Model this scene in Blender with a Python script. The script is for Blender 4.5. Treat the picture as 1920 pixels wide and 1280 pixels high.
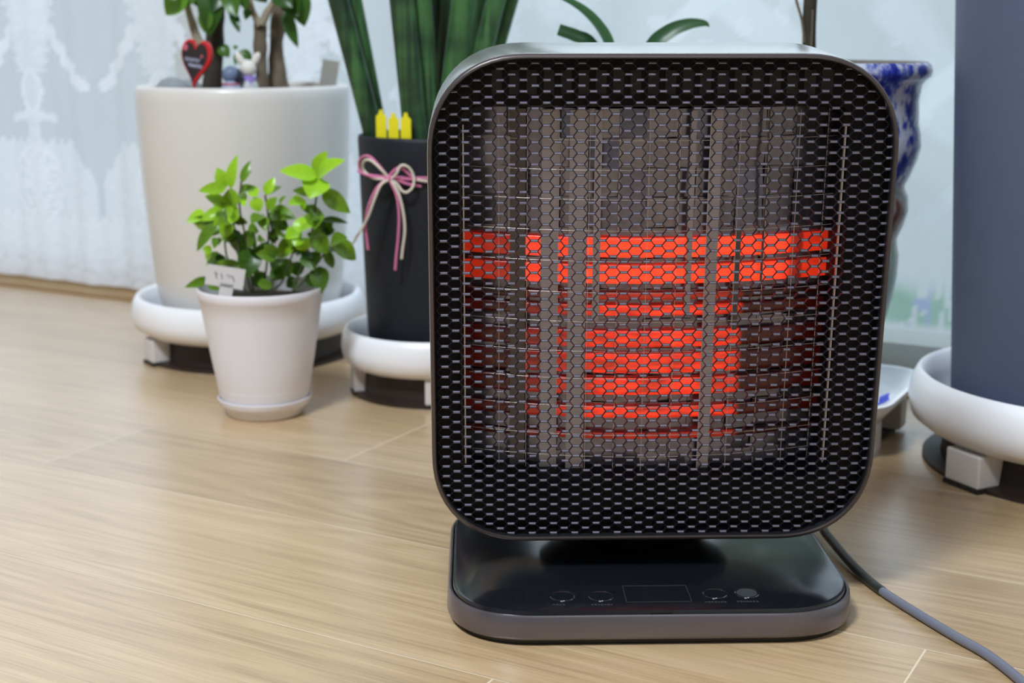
import bpy, bmesh, math, random
from mathutils import Vector, Matrix, noise
PI = math.pi
R = math.radians
sc = bpy.context.scene
for o in list(bpy.data.objects): bpy.data.objects.remove(o)

# ---------------------------------------------------------------- camera, world, light, exposure
FPX, CAM_H, PITCH = 2620.0, 0.41, R(12.48)
cd = bpy.data.cameras.new('camera'); cam = bpy.data.objects.new('camera', cd)
sc.collection.objects.link(cam); sc.camera = cam
cam.location = (0, 0, CAM_H); cam.rotation_euler = (PI/2 - PITCH, 0, 0)
cd.sensor_width = 36; cd.lens = 36*FPX/1920; cd.clip_start = 0.05
cd.dof.use_dof = True; cd.dof.focus_distance = 0.965; cd.dof.aperture_fstop = 7.6

w = bpy.data.worlds.new('world'); sc.world = w; w.use_nodes = True
WN = w.node_tree.nodes; WL = w.node_tree.links
bg = WN['Background']; bg.inputs['Strength'].default_value = 1.0
# overcast sky: bright overhead, dim buildings and yard near and below the horizon
_tc = WN.new('ShaderNodeTexCoord'); _sp = WN.new('ShaderNodeSeparateXYZ'); _rp = WN.new('ShaderNodeValToRGB')
WL.new(_tc.outputs['Generated'], _sp.inputs[0]); WL.new(_sp.outputs['Z'], _rp.inputs['Fac']); WL.new(_rp.outputs['Color'], bg.inputs['Color'])
_e = _rp.color_ramp.elements
_e[0].position = 0.02; _e[0].color = (0.42, 0.48, 0.54, 1); _e[1].position = 0.40; _e[1].color = (1.75, 1.88, 2.2, 1)
_q = _e.new(0.12); _q.color = (0.60, 0.67, 0.76, 1)

def area(name, loc, target, size, power, col, size_y=None):
    l = bpy.data.lights.new(name, 'AREA'); l.size = size; l.energy = power; l.color = col
    if size_y: l.shape = 'RECTANGLE'; l.size_y = size_y
    o = bpy.data.objects.new(name, l); sc.collection.objects.link(o); o.location = loc
    o.rotation_euler = (Vector(target)-Vector(loc)).to_track_quat('-Z', 'Y').to_euler(); return o
area('ceiling_lamp_or_fill', (-0.75, -0.15, 2.25), (-0.75, -0.15, 0), 0.5, 70, (0.85, 0.925, 1.0))
area('ceiling_lamp_or_fill', (0.5, -1.6, 2.25), (0.5, -1.6, 0), 0.7, 12, (0.85, 0.925, 1.0))  # added soft fill for the front faces, no fixture known

vs = sc.view_settings
vs.view_transform = 'Standard'; vs.look = 'None'; vs.gamma = 1; vs.use_curve_mapping = False
vs.exposure = 0.3
try:
    sc.cycles.use_denoising = True; sc.cycles.max_bounces = 10; sc.cycles.transparent_max_bounces = 16
    sc.cycles.diffuse_bounces = 5; sc.cycles.sample_clamp_indirect = 6; sc.cycles.caustics_reflective = False
except Exception: pass

# ---------------------------------------------------------------- coordinates
rt = Vector((1, 0, 0)); fwd = Vector((0, math.cos(PITCH), -math.sin(PITCH))); upv = Vector((0, math.sin(PITCH), math.cos(PITCH)))
def ray(u, v): return rt*((u-960)/FPX) + fwd + upv*((640-v)/FPX)
CAM = Vector((0, 0, CAM_H))
def at(u, v, Y):                      # world point on the plane y = Y
    d = ray(u, v); return CAM + d*(Y/d.y)
def at_local(M, u, v, yl):            # point on local plane y = yl of frame M
    Mi = M.inverted(); o = Mi @ CAM; d = Mi.to_3x3() @ ray(u, v)
    return o + d*((yl-o.y)/d.y)
WALL_ROT = math.atan2(-0.491, 0.871)
def W(u, n, z=0): return Vector((0.871*u + 0.491*n, -0.491*u + 0.871*n, z))   # room axes: u along the window wall, n towards it

# ---------------------------------------------------------------- materials
def new_mat(name):
    m = bpy.data.materials.new(name); m.use_nodes = True; return m, m.node_tree.nodes, m.node_tree.links
def pmat(name, col, rough=0.5, metal=0.0, spec=0.5, coat=0.0, coat_rough=0.05, noise_amt=0.0, noise_scale=20, bump=0.0, bump_scale=200, trans=0.0, sss=0.0):
    m, N, L = new_mat(name); b = N['Principled BSDF']
    b.inputs['Base Color'].default_value = (*col, 1); b.inputs['Roughness'].default_value = rough
    b.inputs['Metallic'].default_value = metal; b.inputs['Specular IOR Level'].default_value = spec
    b.inputs['Coat Weight'].default_value = coat; b.inputs['Coat Roughness'].default_value = coat_rough
    tc = N.new('ShaderNodeTexCoord')
    nz = N.new('ShaderNodeTexNoise'); nz.inputs['Scale'].default_value = noise_scale; nz.inputs['Detail'].default_value = 5
    L.new(tc.outputs['Object'], nz.inputs['Vector'])
    if noise_amt > 0:
        mx = N.new('ShaderNodeMix'); mx.data_type = 'RGBA'
        mx.inputs['A'].default_value = (*[c*(1-noise_amt) for c in col], 1); mx.inputs['B'].default_value = (*[min(1, c*(1+noise_amt)) for c in col], 1)
        L.new(nz.outputs['Fac'], mx.inputs['Factor']); L.new(mx.outputs['Result'], b.inputs['Base Color'])
    if bump > 0:
        n2 = N.new('ShaderNodeTexNoise'); n2.inputs['Scale'].default_value = bump_scale; L.new(tc.outputs['Object'], n2.inputs['Vector'])
        bp = N.new('ShaderNodeBump'); bp.inputs['Strength'].default_value = bump; bp.inputs['Distance'].default_value = 0.001
        L.new(n2.outputs['Fac'], bp.inputs['Height']); L.new(bp.outputs['Normal'], b.inputs['Normal'])
    return m
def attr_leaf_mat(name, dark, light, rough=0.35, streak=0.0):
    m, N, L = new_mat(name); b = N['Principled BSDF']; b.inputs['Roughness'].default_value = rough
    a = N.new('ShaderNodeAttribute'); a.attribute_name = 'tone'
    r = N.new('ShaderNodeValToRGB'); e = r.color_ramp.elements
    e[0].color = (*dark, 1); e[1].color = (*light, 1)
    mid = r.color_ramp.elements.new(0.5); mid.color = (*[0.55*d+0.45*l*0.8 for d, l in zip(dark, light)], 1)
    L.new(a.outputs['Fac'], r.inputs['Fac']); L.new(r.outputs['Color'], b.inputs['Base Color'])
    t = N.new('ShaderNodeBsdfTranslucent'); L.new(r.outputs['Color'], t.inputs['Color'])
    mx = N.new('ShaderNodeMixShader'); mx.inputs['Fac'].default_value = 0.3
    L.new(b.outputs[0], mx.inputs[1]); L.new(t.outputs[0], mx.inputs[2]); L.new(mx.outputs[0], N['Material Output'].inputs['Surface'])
    return m

M = {}
M['black_plastic'] = pmat('black_plastic', (0.008, 0.008, 0.01), 0.35)
M['panel_black'] = pmat('panel_black', (0.0045, 0.0045, 0.007), 0.35, spec=0.12)
M['black_gloss'] = pmat('black_gloss', (0.006, 0.007, 0.009), 0.07, spec=0.75, coat=0.5)
M['grille'] = pmat('grille_enamel', (0.005, 0.005, 0.012), 0.28, spec=0.5)
M['panel_gloss'] = pmat('panel_gloss', (0.006, 0.008, 0.011), 0.16, spec=0.7)
M['grille_web'] = pmat('grille_web', (0.17, 0.165, 0.22), 0.24, metal=0.7)
M['titan'] = pmat('titanium_paint', (0.17, 0.155, 0.175), 0.3, metal=0.75, bump=0.02, bump_scale=900)
M['titan_top'] = pmat('titanium_shell', (0.66, 0.66, 0.66), 0.2, metal=0.85)
M['bezel'] = pmat('bezel_paint', (0.085, 0.07, 0.07), 0.35, metal=0.6)
M['reflector'] = pmat('reflector_metal', (0.25, 0.25, 0.32), 0.22, metal=0.85, noise_amt=0.15, noise_scale=30)
M['strip'] = pmat('support_metal', (0.42, 0.39, 0.44), 0.4, metal=0.5)
M['strip_dark'] = pmat('support_dark', (0.12, 0.11, 0.115), 0.35, metal=0.6)
M['wire'] = pmat('wire_steel', (0.75, 0.70, 0.66), 0.35, metal=0.4)
M['rubber'] = pmat('rubber', (0.012, 0.012, 0.012), 0.6)
M['cord_grey'] = pmat('cord_grey', (0.16, 0.17, 0.22), 0.4)
M['cord_black'] = pmat('cord_black', (0.025, 0.027, 0.022), 0.4)
M['mark'] = pmat('panel_print', (0.035, 0.04, 0.045), 0.4)
M['mark_bright'] = pmat('panel_dot', (0.35, 0.35, 0.36), 0.4)
M['ring'] = pmat('button_ring', (0.01, 0.012, 0.015), 0.12, spec=0.9)
M['cream'] = pmat('cream_glaze', (0.70, 0.69, 0.675), 0.32, noise_amt=0.05, noise_scale=14, coat=0.3)
M['white_plastic'] = pmat('white_plastic', (0.87, 0.89, 0.94), 0.32, coat=0.15)
M['white_pot'] = pmat('white_pot_plastic', (0.78, 0.775, 0.84), 0.42, noise_amt=0.02, noise_scale=8)
M['foot_plastic'] = pmat('foot_plastic', (0.66, 0.64, 0.65), 0.4)
M['dark_brown'] = pmat('base_and_shade_brown', (0.022, 0.013, 0.010), 0.5)
M['charcoal'] = pmat('charcoal_pot', (0.010, 0.013, 0.020), 0.55, spec=0.3, bump=0.05, bump_scale=300)
M['slate'] = pmat('slate_pot', (0.082, 0.103, 0.172), 0.6, noise_amt=0.06, noise_scale=60, bump=0.06, bump_scale=400)
M['soil'] = pmat('soil', (0.045, 0.032, 0.022), 0.95, noise_amt=0.5, noise_scale=90, bump=0.9, bump_scale=160)
M['bark_dark'] = pmat('bark_dark', (0.035, 0.028, 0.018), 0.8, noise_amt=0.5, noise_scale=40, bump=0.6, bump_scale=120)
M['bark'] = pmat('bark_brown', (0.15, 0.115, 0.08), 0.8, noise_amt=0.45, noise_scale=45, bump=0.6, bump_scale=120)
M['bark_light'] = pmat('bark_light', (0.30, 0.26, 0.19), 0.75, noise_amt=0.25, noise_scale=45, bump=0.4, bump_scale=120)
M['stem'] = pmat('green_stem', (0.05, 0.06, 0.02), 0.6)
M['yellow'] = pmat('yellow_paint', (0.80, 0.72, 0.01), 0.45)
M['gold_wire'] = pmat('gold_wire', (0.45, 0.40, 0.08), 0.4, metal=0.5)
M['pink'] = pmat('pink_cord', (0.66, 0.19, 0.37), 0.7, bump=0.4, bump_scale=900)
M['ivory'] = pmat('ivory_cord', (0.72, 0.66, 0.57), 0.7, bump=0.4, bump_scale=900)
M['red'] = pmat('red_paint', (0.62, 0.02, 0.025), 0.35)
M['heart_black'] = pmat('heart_black', (0.018, 0.014, 0.016), 0.5)
M['pink_spot'] = pmat('pink_spot', (0.55, 0.12, 0.18), 0.5)
M['chalk'] = pmat('chalk_white', (0.50, 0.52, 0.72), 0.6)
M['ink'] = pmat('grey_ink', (0.16, 0.15, 0.15), 0.7)
M['tag'] = pmat('tag_white', (0.52, 0.50, 0.50), 0.5)
M['tag_grey'] = pmat('tag_grey', (0.36, 0.35, 0.32), 0.6)
M['stone'] = pmat('stone_grey', (0.27, 0.30, 0.32), 0.7, noise_amt=0.35, noise_scale=60)
M['fig_blue'] = pmat('figurine_blue', (0.13, 0.18, 0.30), 0.5)
M['fig_navy'] = pmat('figurine_navy', (0.02, 0.025, 0.05), 0.5)
M['fig_white'] = pmat('figurine_white', (0.72, 0.70, 0.66), 0.5)
M['fig_grey'] = pmat('figurine_grey', (0.50, 0.52, 0.56), 0.5)
M['fig_skirt'] = pmat('figurine_pale_blue', (0.30, 0.38, 0.52), 0.5)
M['scarf_red'] = pmat('scarf_red', (0.45, 0.06, 0.10), 0.6)
M['scarf_purple'] = pmat('scarf_purple', (0.34, 0.24, 0.66), 0.6)
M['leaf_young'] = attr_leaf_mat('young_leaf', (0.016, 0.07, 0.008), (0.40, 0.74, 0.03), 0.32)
M['leaf_tree'] = attr_leaf_mat('tree_leaf', (0.014, 0.06, 0.012), (0.14, 0.34, 0.03), 0.3)
M['leaf_orchid'] = attr_leaf_mat('strap_leaf', (0.015, 0.06, 0.02), (0.06, 0.18, 0.06), 0.35)
M['wall'] = pmat('wall_paint', (0.55, 0.53, 0.50), 0.8)
M['wall_dim'] = pmat('wall_paper_dim', (0.20, 0.205, 0.23), 0.8)
M['ceiling'] = pmat('ceiling_paint', (0.62, 0.61, 0.60), 0.85)
M['frame'] = pmat('window_frame_white', (0.62, 0.66, 0.65), 0.5)
M['rail'] = pmat('window_rail_greygreen', (0.20, 0.24, 0.20), 0.5)
M['terracotta'] = pmat('terracotta', (0.4, 0.16, 0.09), 0.7)

def snake_mat():
    m, N, L = new_mat('snake_leaf'); b = N['Principled BSDF']; b.inputs['Roughness'].default_value = 0.42
    tc = N.new('ShaderNodeTexCoord'); mp = N.new('ShaderNodeMapping'); mp.inputs['Scale'].default_value = (9, 9, 28)
    nz = N.new('ShaderNodeTexNoise'); nz.inputs['Scale'].default_value = 1.0; nz.inputs['Detail'].default_value = 4
    L.new(tc.outputs['Object'], mp.inputs['Vector']); L.new(mp.outputs[0], nz.inputs['Vector'])
    mp2 = N.new('ShaderNodeMapping'); mp2.inputs['Scale'].default_value = (160, 160, 1.5)
    nz2 = N.new('ShaderNodeTexNoise'); nz2.inputs['Scale'].default_value = 1.0
    L.new(tc.outputs['Object'], mp2.inputs['Vector']); L.new(mp2.outputs[0], nz2.inputs['Vector'])
    ad = N.new('ShaderNodeMath'); ad.operation = 'ADD'; L.new(nz.outputs['Fac'], ad.inputs[0]); L.new(nz2.outputs['Fac'], ad.inputs[1])
    oi = N.new('ShaderNodeObjectInfo'); mr = N.new('ShaderNodeMath'); mr.operation = 'MULTIPLY_ADD'
    L.new(oi.outputs['Random'], mr.inputs[0]); mr.inputs[1].default_value = 0.25; L.new(ad.outputs[0], mr.inputs[2])
    r = N.new('ShaderNodeValToRGB'); e = r.color_ramp.elements
    e[0].position = 0.75; e[0].color = (0.010, 0.035, 0.014, 1); e[1].position = 1.0; e[1].color = (0.045, 0.14, 0.04, 1)
    mm = N.new('ShaderNodeMath'); mm.operation = 'MULTIPLY'; mm.inputs[1].default_value = 0.78
    L.new(mr.outputs[0], mm.inputs[0]); L.new(mm.outputs[0], r.inputs['Fac']); L.new(r.outputs['Color'], b.inputs['Base Color'])
    return m
M['snake'] = snake_mat()

def vase_mat():
    # mottled cobalt on white above, brown and grey brushwork on the middle ring, celadon foot
    m, N, L = new_mat('vase_glaze'); b = N['Principled BSDF']; b.inputs['Roughness'].default_value = 0.18
    tc = N.new('ShaderNodeTexCoord'); sp = N.new('ShaderNodeSeparateXYZ'); L.new(tc.outputs['Object'], sp.inputs[0])
    mp = N.new('ShaderNodeMapping'); mp.inputs['Scale'].default_value = (1, 1, 0.6); L.new(tc.outputs['Object'], mp.inputs['Vector'])
    nz = N.new('ShaderNodeTexNoise'); nz.inputs['Scale'].default_value = 120; nz.inputs['Detail'].default_value = 3; L.new(mp.outputs[0], nz.inputs['Vector'])
    n0 = N.new('ShaderNodeTexNoise'); n0.inputs['Scale'].default_value = 48; L.new(mp.outputs[0], n0.inputs['Vector'])
    av = N.new('ShaderNodeMath'); av.operation = 'ADD'; L.new(nz.outputs['Fac'], av.inputs[0]); L.new(n0.outputs['Fac'], av.inputs[1])
    rb = N.new('ShaderNodeValToRGB'); e = rb.color_ramp.elements
    e[0].position = 0.42; e[0].color = (0.012, 0.02, 0.26, 1); e[1].position = 0.56; e[1].color = (0.50, 0.54, 0.68, 1)
    k = rb.color_ramp.elements.new(0.48); k.color = (0.04, 0.07, 0.42, 1)
    hf = N.new('ShaderNodeMath'); hf.operation = 'MULTIPLY'; hf.inputs[1].default_value = 0.5; L.new(av.outputs[0], hf.inputs[0]); L.new(hf.outputs[0], rb.inputs['Fac'])
    rn = N.new('ShaderNodeValToRGB'); e = rn.color_ramp.elements
    e[0].position = 0.44; e[0].color = (0.16, 0.05, 0.025, 1); e[1].position = 0.56; e[1].color = (0.30, 0.34, 0.36, 1)
    L.new(n0.outputs['Fac'], rn.inputs['Fac'])
    def band(z0, z1):
        mr = N.new('ShaderNodeMapRange'); mr.inputs['From Min'].default_value = z0; mr.inputs['From Max'].default_value = z1
        L.new(sp.outputs['Z'], mr.inputs['Value']); return mr
    m1 = N.new('ShaderNodeMix'); m1.data_type = 'RGBA'; m1.inputs['A'].default_value = (0.30, 0.40, 0.36, 1); L.new(rn.outputs['Color'], m1.inputs['B']); L.new(band(0.20, 0.212).outputs[0], m1.inputs['Factor'])
    m2 = N.new('ShaderNodeMix'); m2.data_type = 'RGBA'; L.new(m1.outputs['Result'], m2.inputs['A']); L.new(rb.outputs['Color'], m2.inputs['B']); L.new(band(0.258, 0.275).outputs[0], m2.inputs['Factor'])
    L.new(m2.outputs['Result'], b.inputs['Base Color']); return m
M['vase'] = vase_mat()

def wood_mat():
    m, N, L = new_mat('oak_laminate'); b = N['Principled BSDF']
    tc = N.new('ShaderNodeTexCoord'); at_ = N.new('ShaderNodeAttribute'); at_.attribute_name = 'plank'
    sc_ = N.new('ShaderNodeVectorMath'); sc_.operation = 'SCALE'; sc_.inputs['Scale'].default_value = 7.3
    L.new(at_.outputs['Color'], sc_.inputs[0])
    ad = N.new('ShaderNodeVectorMath'); ad.operation = 'ADD'; L.new(tc.outputs['Object'], ad.inputs[0]); L.new(sc_.outputs[0], ad.inputs[1])
    def nz(sx, sy, det, dist=0.0):
        mp = N.new('ShaderNodeMapping'); mp.inputs['Scale'].default_value = (sx, sy, 1); L.new(ad.outputs[0], mp.inputs['Vector'])
        n = N.new('ShaderNodeTexNoise'); n.inputs['Scale'].default_value = 1; n.inputs['Detail'].default_value = det
        n.inputs['Distortion'].default_value = dist; L.new(mp.outputs[0], n.inputs['Vector']); return n
    fine = nz(12, 640, 3); mid = nz(7, 95, 4, 0.5); big = nz(2.2, 11, 2, 0.8)
    # cathedral rings
    mp = N.new('ShaderNodeMapping'); mp.inputs['Scale'].default_value = (0.9, 9, 1); L.new(ad.outputs[0], mp.inputs['Vector'])
    wn = N.new('ShaderNodeTexNoise'); wn.inputs['Scale'].default_value = 1.1; wn.inputs['Detail'].default_value = 1; L.new(mp.outputs[0], wn.inputs['Vector'])
    mu = N.new('ShaderNodeMath'); mu.operation = 'MULTIPLY'; mu.inputs[1].default_value = 95; L.new(wn.outputs['Fac'], mu.inputs[0])
    sn = N.new('ShaderNodeMath'); sn.operation = 'SINE'; L.new(mu.outputs[0], sn.inputs[0])
    def scale(x, k, c):
        q = N.new('ShaderNodeMath'); q.operation = 'MULTIPLY_ADD'; L.new(x, q.inputs[0]); q.inputs[1].default_value = k; q.inputs[2].default_value = c; return q.outputs[0]
    def add(x, y):
        q = N.new('ShaderNodeMath'); q.operation = 'ADD'; L.new(x, q.inputs[0]); L.new(y, q.inputs[1]); return q.outputs[0]
    val = add(add(scale(fine.outputs['Fac'], 0.9, -0.45), scale(mid.outputs['Fac'], 0.55, 0.225)), add(scale(big.outputs['Fac'], 0.3, -0.15), scale(sn.outputs[0], 0.08, 0.0)))
    sx = N.new('ShaderNodeSeparateColor'); L.new(at_.outputs['Color'], sx.inputs[0])
    val = add(val, scale(sx.outputs[0], 0.22, -0.11))
    r = N.new('ShaderNodeValToRGB'); e = r.color_ramp.elements
    e[0].position = 0.0; e[0].color = (0.28, 0.175, 0.09, 1); e[1].position = 1.0; e[1].color = (0.64, 0.47, 0.29, 1)
    k = e.new(0.5); k.color = (0.49, 0.34, 0.19, 1)
    L.new(val, r.inputs['Fac']); L.new(r.outputs['Color'], b.inputs['Base Color'])
    b.inputs['Roughness'].default_value = 0.30; b.inputs['Specular IOR Level'].default_value = 0.55
    b.inputs['Coat Weight'].default_value = 0.6; b.inputs['Coat Roughness'].default_value = 0.28
    bp = N.new('ShaderNodeBump'); bp.inputs['Strength'].default_value = 0.12; bp.inputs['Distance'].default_value = 0.0006
    L.new(fine.outputs['Fac'], bp.inputs['Height']); L.new(bp.outputs['Normal'], b.inputs['Normal'])
    return m
M['wood'] = wood_mat()
M['seam'] = pmat('plank_seam', (0.74, 0.62, 0.45), 0.35)
M['seam_dark'] = pmat('plank_seam_dark', (0.30, 0.21, 0.13), 0.5)

def curtain_mat(name, base_a, lace_a, tint):
    m, N, L = new_mat(name); N.remove(N['Principled BSDF'])
    a = N.new('ShaderNodeAttribute'); a.attribute_name = 'lace'
    mr = N.new('ShaderNodeMapRange'); mr.inputs['To Min'].default_value = base_a; mr.inputs['To Max'].default_value = lace_a
    L.new(a.outputs['Fac'], mr.inputs['Value'])
    ink = N.new('ShaderNodeAttribute'); ink.attribute_name = 'ink'
    cm = N.new('ShaderNodeMix'); cm.data_type = 'RGBA'; cm.inputs['A'].default_value = (*tint, 1)
    L.new(ink.outputs['Color'], cm.inputs['B']); L.new(ink.outputs['Alpha'], cm.inputs['Factor'])
    d = N.new('ShaderNodeBsdfDiffuse'); t = N.new('ShaderNodeBsdfTranslucent')
    L.new(cm.outputs['Result'], d.inputs['Color']); L.new(cm.outputs['Result'], t.inputs['Color'])
    x = N.new('ShaderNodeMixShader'); x.inputs['Fac'].default_value = 0.6; L.new(d.outputs[0], x.inputs[1]); L.new(t.outputs[0], x.inputs[2])
    tr = N.new('ShaderNodeBsdfTransparent'); y = N.new('ShaderNodeMixShader')
    L.new(mr.outputs[0], y.inputs['Fac']); L.new(tr.outputs[0], y.inputs[1]); L.new(x.outputs[0], y.inputs[2])
    L.new(y.outputs[0], N['Material Output'].inputs['Surface']); return m
M['curtain'] = curtain_mat('lace_voile', 0.30, 0.97, (0.90, 0.91, 0.95))
M['curtain_r'] = curtain_mat('plain_voile', 0.16, 0.95, (0.82, 0.88, 0.90))

def glass_mat():
    m, N, L = new_mat('window_glass'); N.remove(N['Principled BSDF'])
    g = N.new('ShaderNodeBsdfGlossy'); g.inputs['Roughness'].default_value = 0.02
    t = N.new('ShaderNodeBsdfTransparent'); t.inputs['Color'].default_value = (0.93, 0.97, 0.96, 1)
    x = N.new('ShaderNodeMixShader'); x.inputs['Fac'].default_value = 0.06
    L.new(t.outputs[0], x.inputs[1]); L.new(g.outputs[0], x.inputs[2]); L.new(x.outputs[0], N['Material Output'].inputs['Surface']); return m
M['glass'] = glass_mat()

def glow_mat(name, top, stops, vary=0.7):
    # glow of carbon elements and their painted reflections: brightest mid-length, weaker towards the ends
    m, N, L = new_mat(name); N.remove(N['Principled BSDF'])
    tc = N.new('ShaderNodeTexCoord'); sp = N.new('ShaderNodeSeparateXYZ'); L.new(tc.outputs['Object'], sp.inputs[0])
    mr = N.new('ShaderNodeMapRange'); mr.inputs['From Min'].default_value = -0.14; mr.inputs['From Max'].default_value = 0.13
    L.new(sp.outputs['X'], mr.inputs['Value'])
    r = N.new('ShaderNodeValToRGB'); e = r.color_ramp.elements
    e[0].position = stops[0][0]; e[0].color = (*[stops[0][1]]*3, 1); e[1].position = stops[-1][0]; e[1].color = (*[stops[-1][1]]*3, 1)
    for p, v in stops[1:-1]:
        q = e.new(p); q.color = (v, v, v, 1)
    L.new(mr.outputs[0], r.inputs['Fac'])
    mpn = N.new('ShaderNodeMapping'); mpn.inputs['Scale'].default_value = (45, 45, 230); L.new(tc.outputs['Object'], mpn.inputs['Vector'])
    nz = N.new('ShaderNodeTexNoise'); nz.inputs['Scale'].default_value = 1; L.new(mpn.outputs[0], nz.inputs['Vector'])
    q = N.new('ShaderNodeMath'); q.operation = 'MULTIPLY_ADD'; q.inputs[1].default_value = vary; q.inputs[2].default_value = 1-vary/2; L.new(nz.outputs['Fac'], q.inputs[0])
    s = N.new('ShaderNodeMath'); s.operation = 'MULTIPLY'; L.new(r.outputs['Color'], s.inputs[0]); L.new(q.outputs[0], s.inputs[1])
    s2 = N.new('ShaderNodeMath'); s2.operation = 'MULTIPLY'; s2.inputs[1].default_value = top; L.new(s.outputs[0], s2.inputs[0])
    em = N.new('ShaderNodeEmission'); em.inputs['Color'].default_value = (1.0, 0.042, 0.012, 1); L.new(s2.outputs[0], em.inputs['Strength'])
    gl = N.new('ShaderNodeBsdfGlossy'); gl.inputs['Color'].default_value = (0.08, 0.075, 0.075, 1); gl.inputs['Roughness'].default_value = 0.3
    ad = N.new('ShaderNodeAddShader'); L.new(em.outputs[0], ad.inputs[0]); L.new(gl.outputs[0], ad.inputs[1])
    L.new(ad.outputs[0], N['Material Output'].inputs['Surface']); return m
def fx(px): return ((px-1241)*0.000375+0.14)/0.27
FULL = [(fx(868), .22), (fx(950), .2), (fx(985), .2), (fx(988), .75), (fx(1060), .7), (fx(1100), 1), (fx(1490), 1), (fx(1512), .2), (fx(1530), .12), (fx(1533), .42), (fx(1580), .3)]
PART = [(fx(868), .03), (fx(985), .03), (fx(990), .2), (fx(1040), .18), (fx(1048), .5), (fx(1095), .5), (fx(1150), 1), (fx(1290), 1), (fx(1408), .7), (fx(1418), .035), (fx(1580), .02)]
M['glow_hot'] = glow_mat('glow_hot', 1.25, FULL)
M['reflected_glow'] = glow_mat('reflected_glow', 0.70, PART, 2.2)
M['reflected_glow_dim'] = glow_mat('reflected_glow_dim', 0.28, PART, 1.8)

# ---------------------------------------------------------------- mesh helpers
def tag(o, label=None, cat=None, group=None, kind=None):
    if label: o['label'] = label
    if cat: o['category'] = cat
    if group: o['group'] = group
    if kind: o['kind'] = kind
    return o
def obj(name, bm, mats, parent=None, smooth=True, angle=40, rot=0):
    me = bpy.data.meshes.new(name); bmesh.ops.recalc_face_normals(bm, faces=bm.faces[:])
    if smooth:
        for f in bm.faces: f.smooth = True
    bm.to_mesh(me); bm.free()
    for m in (mats if isinstance(mats, (list, tuple)) else [mats]): me.materials.append(m if not isinstance(m, str) else M[m])
    o = bpy.data.objects.new(name, me); sc.collection.objects.link(o)
    if parent is not None: o.parent = parent
    if smooth:
        try: me.set_sharp_from_angle(angle=R(angle))
        except Exception: pass
    return o
def empty(name, loc, rz=0):
    o = bpy.data.objects.new(name, None); o.empty_display_size = 0.02; sc.collection.objects.link(o)
    o.location = loc; o.rotation_euler = (0, 0, rz); return o
def box(bm, c, s, mat=0, M4=None, bev=0.0):
    r = bmesh.ops.create_cube(bm, size=1, matrix=(M4 or Matrix()) @ Matrix.Translation(c) @ Matrix.Diagonal((*s, 1)))
    fs = list({f for v in r['verts'] for f in v.link_faces})
    if bev:
        es = list({e for v in r['verts'] for e in v.link_edges})
        rr = bmesh.ops.bevel(bm, geom=es, offset=bev, segments=2, profile=0.5, affect='EDGES'); fs = list(set(rr['faces']) | {f for f in fs if f.is_valid})
    for f in fs:
        if f.is_valid: f.material_index = mat
def lathe(bm, prof, seg=64, c=(0, 0, 0), mat=0, closed=False):
    rings = []
    for r, z in prof:
        if r < 1e-6: rings.append([bm.verts.new((c[0], c[1], c[2]+z))])
        else: rings.append([bm.verts.new((c[0]+r*math.cos(2*PI*i/seg), c[1]+r*math.sin(2*PI*i/seg), c[2]+z)) for i in range(seg)])
    prs = list(zip(rings, rings[1:])) + ([(rings[-1], rings[0])] if closed else [])
    for a, b in prs:
        for i in range(seg):
            j = (i+1) % seg
            vs_ = [a[0]] if len(a) == 1 else [a[i], a[j]]
            vs_ += [b[0]] if len(b) == 1 else [b[j], b[i]]
            if len(vs_) >= 3:
                f = bm.faces.new(vs_); f.material_index = mat
def spline(pts, n=8):
    pts = [Vector(p) for p in pts]; out = []
    P = [pts[0]*2-pts[1]] + pts + [pts[-1]*2-pts[-2]]
    for i in range(1, len(P)-2):
        a, b, c, d = P[i-1:i+3]
        for k in range(n):
            t = k/n
            out.append(0.5*((2*b)+(c-a)*t+(2*a-5*b+4*c-d)*t*t+(3*b-a-3*c+d)*t**3))
    out.append(pts[-1]); return out
def tube(bm, pts, rad, seg=8, mat=0, flat=1.0, cap=True, up=None):
    n = len(pts); rad = rad if isinstance(rad, (list, tuple)) else [rad]*n
    pts = [Vector(p) for p in pts]; rings = []; nrm = None
    for i, p in enumerate(pts):
        t = (pts[min(i+1, n-1)]-pts[max(i-1, 0)]).normalized()
        if nrm is None:
            nrm = t.cross(up if up else (Vector((0, 0, 1)) if abs(t.z) < 0.9 else Vector((0, 1, 0)))).normalized()
        else:
            nrm = (nrm - t*nrm.dot(t)).normalized()
        bn = t.cross(nrm)
        rings.append([bm.verts.new(p + nrm*math.cos(2*PI*k/seg)*rad[i] + bn*math.sin(2*PI*k/seg)*rad[i]*flat) for k in range(seg)])
    for a, b in zip(rings, rings[1:]):
        for k in range(seg):
            j = (k+1) % seg; f = bm.faces.new((a[k], a[j], b[j], b[k])); f.material_index = mat
    if cap:
        f = bm.faces.new(rings[0][::-1]); f.material_index = mat
        f = bm.faces.new(rings[-1]); f.material_index = mat
    return rings
def rrect(w, h, r, seg=14, p=2.25):
    pts = []
    for cx, cy, a0 in ((w/2-r, h/2-r, 0), (-w/2+r, h/2-r, 90), (-w/2+r, -h/2+r, 180), (w/2-r, -h/2+r, 270)):
        for k in range(seg+1):
            a = R(a0+90*k/seg); ca, sa = math.cos(a), math.sin(a)
            pts.append((cx + r*math.copysign(abs(ca)**(2/p), ca), cy + r*math.copysign(abs(sa)**(2/p), sa)))
    return pts
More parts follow.
